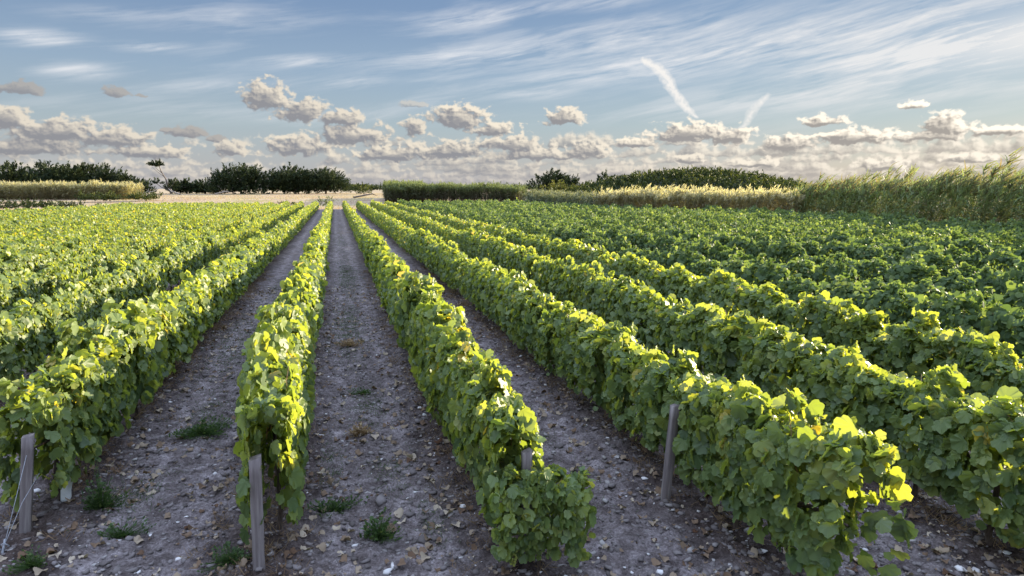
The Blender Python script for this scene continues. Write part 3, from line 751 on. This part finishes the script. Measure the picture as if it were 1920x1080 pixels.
# ------------------------------------------------------------------ reeds
rtv = np.array([(-.5, 0, 0), (.5, 0, 0), (.5, .45, .10), (-.5, .45, .10), (.3, .8, -.02), (-.3, .8, -.02), (0, 1.05, -.22)])
rtf = np.array([(0, 1, 2), (0, 2, 3), (3, 2, 4), (3, 4, 5), (5, 4, 6)])
ctv = np.array([(-.5, 0, 0), (.5, 0, 0), (.25, 1, 0), (-.25, 1, 0), (0, 0, .006), (0, 1, .004)]); ctf = np.array([(0, 1, 2), (0, 2, 3), (1, 4, 5), (1, 5, 2)])
def reeds(name, mat, label, P, zb, H, nl, ll, lw, cw, lo, hi, plume, wind, tbase, ttop, droop=.6):
    """P (n,2) culm feet, H heights; leaves alternate up the culm, plume tuft at the tip"""
    n = len(P)
    bend = np.stack([wind[0]+.10*rng.normal(size=n), wind[1]+.10*rng.normal(size=n), np.ones(n)], 1)
    B = np.stack([P[:, 0], P[:, 1], zb], 1)
    parts = [scatter(ctv, ctf, B, bend, np.concatenate([rdir(n)[:, :2], np.zeros((n, 1))], 1)+1e-3, H, np.clip(tbase+.1*rng.normal(size=n), 0, 1), SX=np.full(n, cw))]
    bu = unit(bend)
    f = np.repeat(np.arange(n), nl); q = lo+(hi-lo)*rng.random(len(f))
    T = B[f]+bu[f]*(H[f]*q)[:, None]
    ph = rng.random(len(f))*6.28
    tip = np.stack([np.cos(ph)+wind[0]*3, np.sin(ph)+wind[1]*3, np.where(q > .75, .9, .25-droop*rng.random(len(f)))], 1)+.3*rdir(len(f))
    S = ll*(.6+.8*rng.random(len(f)))
    tint = np.clip(tbase+(ttop-tbase)*q**1.2+.13*rng.normal(size=len(f)), 0, 1)
    parts.append(scatter(rtv, rtf, T, tip, np.tile([[0, 0, 1.]], (len(f), 1))+.5*rdir(len(f)), S, tint, SX=lw*(.6+.8*rng.random(len(f)))))
    if plume:
        m = rng.random(n) < plume[0]; idx = np.repeat(np.where(m)[0], 9)
        q = .90+.14*rng.random(len(idx))
        T = B[idx]+bu[idx]*(H[idx]*q)[:, None]
        tip = np.stack([wind[0]*5+.5*rng.normal(size=len(idx)), wind[1]*4+.5*rng.normal(size=len(idx)), .75+.3*rng.random(len(idx))], 1)
        parts.append(scatter(rtv, rtf, T, tip, rdir(len(idx)), plume[1]*(.6+.8*rng.random(len(idx))), np.full(len(idx), plume[2])+.08*rng.normal(size=len(idx)), SX=np.full(len(idx), plume[3])))
    V, F, t = join(*parts)
    return tag(mesh_obj(name, V, F, mat, tint=t), label, 'reeds', kind='stuff')
def band(pts, depth, n, clump=0.0):
    pts = np.array(pts, float); seg = np.linalg.norm(np.diff(pts, axis=0), axis=1); cum = np.concatenate([[0], np.cumsum(seg)])
    s = rng.random(n)*cum[-1]
    x = np.interp(s, cum, pts[:, 0]); y = np.interp(s, cum, pts[:, 1])
    i = np.clip(np.searchsorted(cum, s)-1, 0, len(seg)-1); d = np.diff(pts, axis=0)[i]/seg[i][:, None]
    q = rng.random(n)**1.3*depth
    return np.stack([x+d[:, 1]*q, y-d[:, 0]*q], 1), s, q
P, s, q = band([(36.6, 20), (37.9, 30.5), (40.5, 53), (40.4, 56)], 5.0, 1500)
H = (3.0+.85*fbm(s*.45, s*0, 4, 91)+.30*rng.normal(size=len(s))+.8*(rng.random(len(s)) < .12))*1.03*np.interp(s, [0, 12, 26, 36], [1.16, 1.08, .98, .92])
reeds('giant_reeds', m_reed, 'tall green giant reeds with wind blown tops along the right field edge', P, terrain(P[:, 0], P[:, 1])-.05, H, 20, .62, .055, .022, .12, 1.0, (.55, .72, .22, .07), (.17, -.13), .25, .80)
P, s, q = band([(40.4, 54), (35.3, 63), (29.9, 78)], 5.0, 2600)
H = np.clip(2.3+.6*fbm(s*.5, s*0, 4, 93)+.22*rng.normal(size=len(s))+.5*(rng.random(len(s)) < .12), 1.6, 3.4)
reeds('golden_reeds', m_gold, 'golden yellow reeds with pale feathery plumes before the scrub hill', P, terrain(P[:, 0], P[:, 1])-.05, H, 11, .5, .05, .02, .05, 1.0, (.75, .36, .95, .07), (.08, -.08), .12, .72)
P, s, q = band([(30.5, 77), (30.2, 95), (32.5, 118)], 5.0, 1700)
H = np.clip(2.0+.7*fbm(s*.4, s*0, 4, 95)+.25*rng.normal(size=len(s)), 1.4, 3.2)
reeds('sage_reeds', m_sage, 'grey green reeds between the dark reed bed and golden reeds', P, terrain(P[:, 0], P[:, 1])-.05, H, 11, .6, .07, .03, .05, 1.0, (.5, .35, .95, .07), (.05, -.05), .25, .65)
P, s, q = band([(32.5, 121), (26, 124), (20, 125.5), (9.4, 127.5), (8.9, 129), (10.5, 150)], 7, 3800)
H = np.clip(3.05+.75*fbm(s*.25, s*0, 4, 97)+.3*rng.normal(size=len(s)), 2.4, 4)
reeds('dark_reed_bed', m_dreed, 'dense dark green reed bed behind the far ends of the rows', P, terrain(P[:, 0], P[:, 1])-.3, H, 12, .6, .075, .045, .35, 1.02, (.6, .45, .9, .07), (.03, -.03), .05, .75)
P, s, q = band([(-37.5, 143.5), (-48, 144), (-75, 147)], 9, 3200)
H = np.clip(2.6+.8*fbm(s*.35, s*0, 4, 99)+.3*rng.normal(size=len(s)), 1.8, 3.8)
reeds('yellow_reed_bed', m_gold, 'sunlit yellow green reeds in front of the left cypress group', P, terrain(P[:, 0], P[:, 1])-.1, H, 11, .6, .09, .04, .05, 1.0, (.6, .4, .9, .08), (.08, -.04), .25, .62)

# ------------------------------------------------------------------ far dry field grass
n = 42000
ya = 105+rng.random(n)**1.2*110; xa = rng.uniform(-75, 20, n)*(ya/150)+rng.normal(size=n)*3
km = ~((xa > 7.5) & (ya < 152)); xa, ya = xa[km], ya[km]; n = len(xa)
V, F, t = blades(xa, ya, terrain(xa, ya)-.02, .10+.28*rng.random(n)*(fbm(xa*.15, ya*.15, 3, 12)+.8), np.full(n, .05), np.clip(.55+.25*rng.normal(size=n), 0, 1), .5)
tag(mesh_obj('field_grass', V, F, m_straw, tint=t), 'short pale dry grass covering the field beyond the vines', 'grass', kind='stuff')

# ------------------------------------------------------------------ trees and bushes
stv = np.array([(-.5, 0, 0), (.5, 0, 0), (.3, .7, .08), (-.3, .7, .08), (0, 1, .0)]); stf = np.array([(0, 1, 2), (0, 2, 3), (3, 2, 4)])
def spray_crown(lobes, nplume, per, plen, leaf, up=.8, wind=(.25, 0), base=.45, tlo=.2, lit=.4, inner=0.3):
    """flat layered plumes growing out and up from the surface of ellipsoid lobes"""
    vol = np.array([l[3]*l[4]*l[5] for l in lobes])**.66; vol = vol/vol.sum()
    li = rng.choice(len(lobes), nplume, p=vol); L = np.array(lobes)[li]
    d = rdir(nplume); d[:, 2] = np.abs(d[:, 2])*1.0-base*rng.random(nplume); d = unit(d)
    rr = np.where(rng.random(nplume) < inner, .35+.5*rng.random(nplume), .84+.14*rng.random(nplume)+.15*(rng.random(nplume) < .25))
    O = L[:, :3]+d*L[:, 3:6]*rr[:, None]
    dirn = unit(d*np.array([1, 1, .55])+np.stack([np.full(nplume, wind[0]), np.full(nplume, wind[1]), up*(.3+rng.random(nplume))], 1)+.25*rdir(nplume))
    pl = plen*(.5+rng.random(nplume))
    f = np.repeat(np.arange(nplume), per); q = rng.random(len(f))
    side = rdir(len(f)); wid = (1-q*.9)*.15*pl[f]
    T = O[f]+dirn[f]*(pl[f]*(q-.35))[:, None]+side*wid[:, None]*np.array([1, 1, .55])
    tip = dirn[f]*1.1+side*.8; S = leaf*(.6+.8*rng.random(len(f)))
    tint = np.clip(tlo+lit*(rng.random(nplume)[f])+.12*rng.normal(size=len(f)), 0, 1)
    return scatter(stv, stf, T, tip, rdir(len(f))+[0, 0, .5], S, tint, SX=S*.45)
def limbs(base, lobes, r0, mat, parent):
    parts = []
    b = np.array(base, float)
    fork = b+np.array([0, 0, 1.3])
    parts.append(tube([b-[0, 0, .4], b+[.05, 0, .6], fork], [r0*1.3, r0, r0*.85], 8))
    for l in lobes:
        e = np.array(l[:3]); m_ = (fork+e)/2+np.array([0, 0, -.4])
        parts.append(tube([fork, m_, e, e+np.array([0, 0, l[5]*.6])], [r0*.6, r0*.4, r0*.2, .03], 6))
    V, F, t = join(*parts)
    return mesh_obj('trunk', V, F, mat, parent, smooth=True)
def cypress(px, dist, wid, hgt, label, nl=5, npl=260, plen=1.7, leaf=.55, wind=(.3, 0), group='cypress trees beyond the vineyard', dep=.7, lean=0, flat=.75):
    hgt *= .84 if dist > 190 else .92
    x, y = place(px, dist); z = float(terrain(np.array(x), np.array(y)))
    root = empty('cypress_tree', (x, y, z)); lobes = []
    for i in range(nl):
        t = (i+.5)/nl-.5; hh = hgt*(1-.30*abs(t)*2*random.uniform(.6, 1.1))
        rx = wid*random.uniform(.20, .29); rz = hh*random.uniform(.36, .44)
        lobes.append((t*wid*.78+lean*hh*.3, random.uniform(-.3, .3)*wid*dep, hh-rz*1.02-plen*.3, rx, wid*.28*dep+.6, rz))
    for i in range(nl+1):
        t = (i+.5)/(nl+1)-.5
        lobes.append((t*wid*.86, random.uniform(-.2, .2)*wid*dep, hgt*random.uniform(.10, .24), wid*.21, wid*.24*dep+.5, hgt*.30))
    V, F, t = spray_crown(lobes, int(npl*1.7), 30, plen*1.0, leaf*.8, wind=wind)
    mesh_obj('crown', V, F, m_cyp, root, tint=t)
    limbs((0, 0, 0), lobes[:nl], .30, m_trunk, root)
    tag(root, label, 'tree', group)
cypress(-10, 222, 13, 9.3, 'dark cypress cut by the left picture edge behind yellow reeds', 4, 240)
cypress(48, 218, 10, 10.0, 'dark cypress second from the left edge in the left group', 4, 230)
cypress(98, 224, 10, 10.2, 'dark cypress third from the left edge with feathery upright plumes', 4, 240)
cypress(142, 219, 9, 10.0, 'dark cypress in the middle of the left group behind the reeds', 4, 220)
cypress(182, 222, 9.5, 10.4, 'lighter flat topped cypress, highest of the left group', 4, 230)
cypress(222, 217, 7, 9.0, 'cypress right of the flat topped one with wind combed plumes', 3, 160)
cypress(252, 214, 6, 6.8, 'low wind bent cypress near right end of the left group', 3, 120)
cypress(278, 210, 5.5, 5.2, 'sparse ragged cypress at the right end of the left group', 3, 80, plen=1.5)
cypress(362, 216, 9, 5.0, 'low spreading cypress shrub between lone thin tree and big cypress', 4, 150, plen=1.3)
cypress(396, 214, 6, 4.4, 'squat dark cypress shrub touching the big cypress on its left', 3, 100, plen=1.2)
cypress(462, 206, 15, 9.8, 'big round dark cypress left of the gap of sky', 5, 420, plen=1.9)
cypress(520, 212, 5.5, 8.6, 'thin open cypress filling the gap between the two big ones', 3, 70, plen=1.5)
cypress(562, 207, 12, 9.6, 'big dark cypress right of the gap of sky', 5, 350, plen=1.9)
cypress(618, 205, 11.5, 8.8, 'lighter wind combed cypress sloping down to the right', 5, 330, plen=1.9, lean=-.2)
# the lone thin tree with a flag crown
x, y = place(325, 212); root = empty('flag_tree', (x, y, float(terrain(np.array(x), np.array(y))))); root.scale = (.86, .86, .88)
parts = [tube([(1.6, 0, -.3), (.6, 0, 2.2), (.1, 0, 4.6), (-1.2, 0, 7.2), (-1.7, 0, 9.2)], [.38, .28, .2, .14, .07], 7),
         tube([(-.2, 0, 5.2), (-2.0, .2, 6.6), (-3.6, .2, 8.2)], [.10, .06, .03], 5), tube([(-.8, 0, 6.4), (-2.2, -.2, 7.6), (-2.9, 0, 8.9)], [.09, .06, .03], 5),
         tube([(.9, 0, 1.6), (2.4, 0, 3.4), (3.0, 0, 4.6)], [.16, .1, .04], 5), tube([(1.2, 0, .8), (-1.6, .3, 2.2), (-3.4, .2, 3.9)], [.17, .12, .05], 5)]
V, F, t = join(*parts); mesh_obj('trunk', V, F, m_trunk, root, smooth=True)
V, F, t = spray_crown([(-2.4, 0, 9.1, 1.9, 1.2, .75), (-3.4, 0, 8.8, 1.1, .8, .5)], 42, 30, 1.0, .45, up=.3, wind=(-.3, 0)); mesh_obj('crown', V, F, m_cyp, root, tint=t)
V, F, t = spray_crown([(1.6, 0, 1.9, 1.9, 1.4, 1.7), (2.6, 0, 3.7, 1.5, 1.0, .6), (-2.6, 0, 3.4, 1.2, 1, .9)], 60, 30, 1.2, .45, up=.4); mesh_obj('low_branches', V, F, m_cyp, root, tint=t)
tag(root, 'lone thin tree with bare leaning trunk and small flag shaped crown', 'tree')
for px, d, rz, ln, lb in [(290, 200, .4, 5.5, 'pale fallen dead branch beside the lone thin tree'), (428, 198, -.2, 4.0, 'pale driftwood like log at foot of the big round cypress'), (340, 199, 2.6, 3.5, 'short bleached branch lying right of the lone thin tree'), (690, 150, 0.1, 5, 'long dark log lying on dry field left of the reed bed')]:
    x, y = place(px, d)
    V, F, t = join(tube([(-ln/2, 0, .15), (-ln*.1, .1, .5), (ln*.3, 0, .9), (ln/2, .1, 1.6 if rz > .3 else .5)], [.22, .18, .13, .05], 6), tube([(-ln*.1, .1, .5), (ln*.05, .5, 1.0), (ln*.1, .8, 1.7 if rz > .3 else .6)], [.12, .08, .03], 5))
    o = mesh_obj('fallen_branch', V, F, m_dead if px < 600 else m_trunk, smooth=True); o.location = (x, y, float(terrain(np.array(x), np.array(y)))); o.rotation_euler = (0, 0, rz)
    tag(o, lb, 'branch', 'fallen branches on the dry field')
# bushes
def bush(name, px, dist, wid, hgt, label, mat, n=1500, leaf=.28, group=None, z=None, tlo=.3, lobes=None, dep=.8, lit=.3):
    x, y = place(px, dist); zz = float(terrain(np.array(x), np.array(y))) if z is None else z
    if lobes is None:
        lobes = [(random.uniform(-.33, .33)*wid, random.uniform(-.25, .25)*wid*dep, hgt*random.uniform(.25, .5), wid*random.uniform(.2, .3), wid*.25*dep, hgt*random.uniform(.36, .5)) for _ in range(6)]
    V, F, t = spray_crown(lobes, max(20, n//14), 14, leaf*3, leaf, up=.6, wind=(.05, 0), tlo=tlo, lit=lit)
    o = mesh_obj(name, V, F, mat, tint=t); o.location = (x, y, zz)
    tag(o, label, 'bush', group); return o
G = 'bushes around the field'
bush('bush', 173, 140, 2.2, 1.7, 'narrow dark bush against the yellow reeds, leftmost of four', m_scrub, 500, group=G)
bush('bush', 217, 139, 5.6, 1.75, 'wide rounded dark bush in front of the yellow reeds', m_scrub, 1300, group=G)
bush('bush', 268, 140, 4.2, 1.55, 'rounded bush between the wide dark bush and the lone thin tree', m_scrub, 900, group=G)
bush('bush', 303, 142, 3.2, 1.45, 'small round bush at the right end of the yellow reeds', m_scrub, 700, group=G)
bush('bush', 614, 112, 3.0, 1.7, 'twiggy half bare shrub at the far end of the middle path', m_sage, 500, leaf=.2, group=G)
bush('bush', 684, 190, 7, 3.2, 'dark bush right of the cypress clump near distant tree line', m_scrub, 800, leaf=.45, group=G)
bush('bush', 545, 122, 5, .5, 'low green ground shrub out on the dry field', m_scrub, 400, leaf=.2, group=G)
for px, w_, lb in [(20, 9, 'low dark hedge bank before yellow reeds at the left picture edge'), (75, 9, 'low dark hedge bank before yellow reeds, middle piece'), (125, 9, 'low dark hedge bank before yellow reeds, right tapering piece')]:
    bush('bush', px, 112, w_, 1.5 if px < 100 else 1.15, lb, m_scrub, 1500, leaf=.22, group='low dark hedge bank', tlo=.05, lit=.2, z=.15)
# far tree line
for i, (px, d, w_, h, lb) in enumerate([(668, 420, 16, 3.6, 'distant dark tree line piece just right of the cypress clump'), (700, 430, 24, 3.8, 'distant tree line piece left of the reed bed'), (765, 430, 34, 3.6, 'distant wood showing above the left part of reed bed'), (830, 430, 34, 3.9, 'distant wood showing above middle of the reed bed'),
                                        (905, 420, 32, 3.8, 'distant wood showing above right part of reed bed'), (985, 400, 30, 3.6, 'distant dark tree line left of the spiky cypress')]):
    bush('far_trees', px, d, w_, h, lb, m_scrub, 3200, leaf=.7, group='distant tree line', tlo=.1)
bush('bush', 940, 200, 6, 3.9, 'rounded grey tree top peeping over the reed bed', m_sage, 500, leaf=.45, group=G, tlo=.05)
# right hill with scrub
hx, hy = place(1290, 150)
def hill_z(x, y):
    u = (x-hx)*.93+(y-hy)*(-.36); v = (x-hx)*.36+(y-hy)*.93
    e = np.clip(1-(np.abs(u-1)/31)**2.0, 0, 1)*np.clip(1-(np.abs(v-6)/22)**2, 0, 1)
    return 1.0+5.4*e**1.25+.5*fbm(x*.12, y*.12, 3, 33)*(e > .05)
gxs = np.linspace(hx-55, hx+60, 70); gys = np.linspace(hy-40, hy+60, 60)
V, F = grid(gxs, gys, lambda x, y: hill_z(x, y)-.9*np.ones_like(x)+terrain(x, y)*0)
structure(mesh_obj('hill', V, F, m_scrub, smooth=True, tint=np.full(len(V), .1)), 'low rounded hill under dark scrub behind the golden reeds', 'hill')
n = 2600
xx = rng.uniform(hx-36, hx+38, n*3); yy = rng.uniform(hy-22, hy+22, n*3); hz_ = hill_z(xx, yy)-.9
k = hz_ > .5; xx, yy, hz_ = xx[k][:n], yy[k][:n], hz_[k][:n]
lob = [(a, b, c+.5, 1.0, 1.0, 1.0+.5*random.random()) for a, b, c in zip(xx, yy, hz_)]
V, F, t = spray_crown(lob, len(lob)*3, 9, .9, .42, up=.8, wind=(.05, 0), tlo=.0, lit=.68)
tag(mesh_obj('hill_scrub', V, F, m_scrub, tint=t), 'dense dark scrub with sunlit tips covering the low hill', 'scrub', kind='stuff')
cypress(1032, 178, 9.0, 7.3, 'spiky dark cypress left of the scrub hill', 4, 160, plen=1.5, group='cypress trees beyond the vineyard')
cypress(1066, 176, 5.5, 5.9, 'low dark cypress leaning right beside the spiky one', 3, 80, plen=1.4)
cypress(1133, 170, 5, 6.6, 'small dark cypress top on the left shoulder of scrub hill', 3, 90, plen=1.3)
bush('bush', 1042, 140, 7.5, 4.0, 'bright sunlit green bush below the spiky cypress', m_scrub, 1500, leaf=.35, group=G, tlo=.6)
bush('bush', 1090, 138, 8, 3.6, 'green bush between the sunlit bush and scrub hill', m_scrub, 1500, leaf=.35, group=G, tlo=.4)
bush('bush', 1010, 132, 7, 2.6, 'grey green bush behind the sage reeds', m_sage, 900, leaf=.35, group=G, tlo=.3)
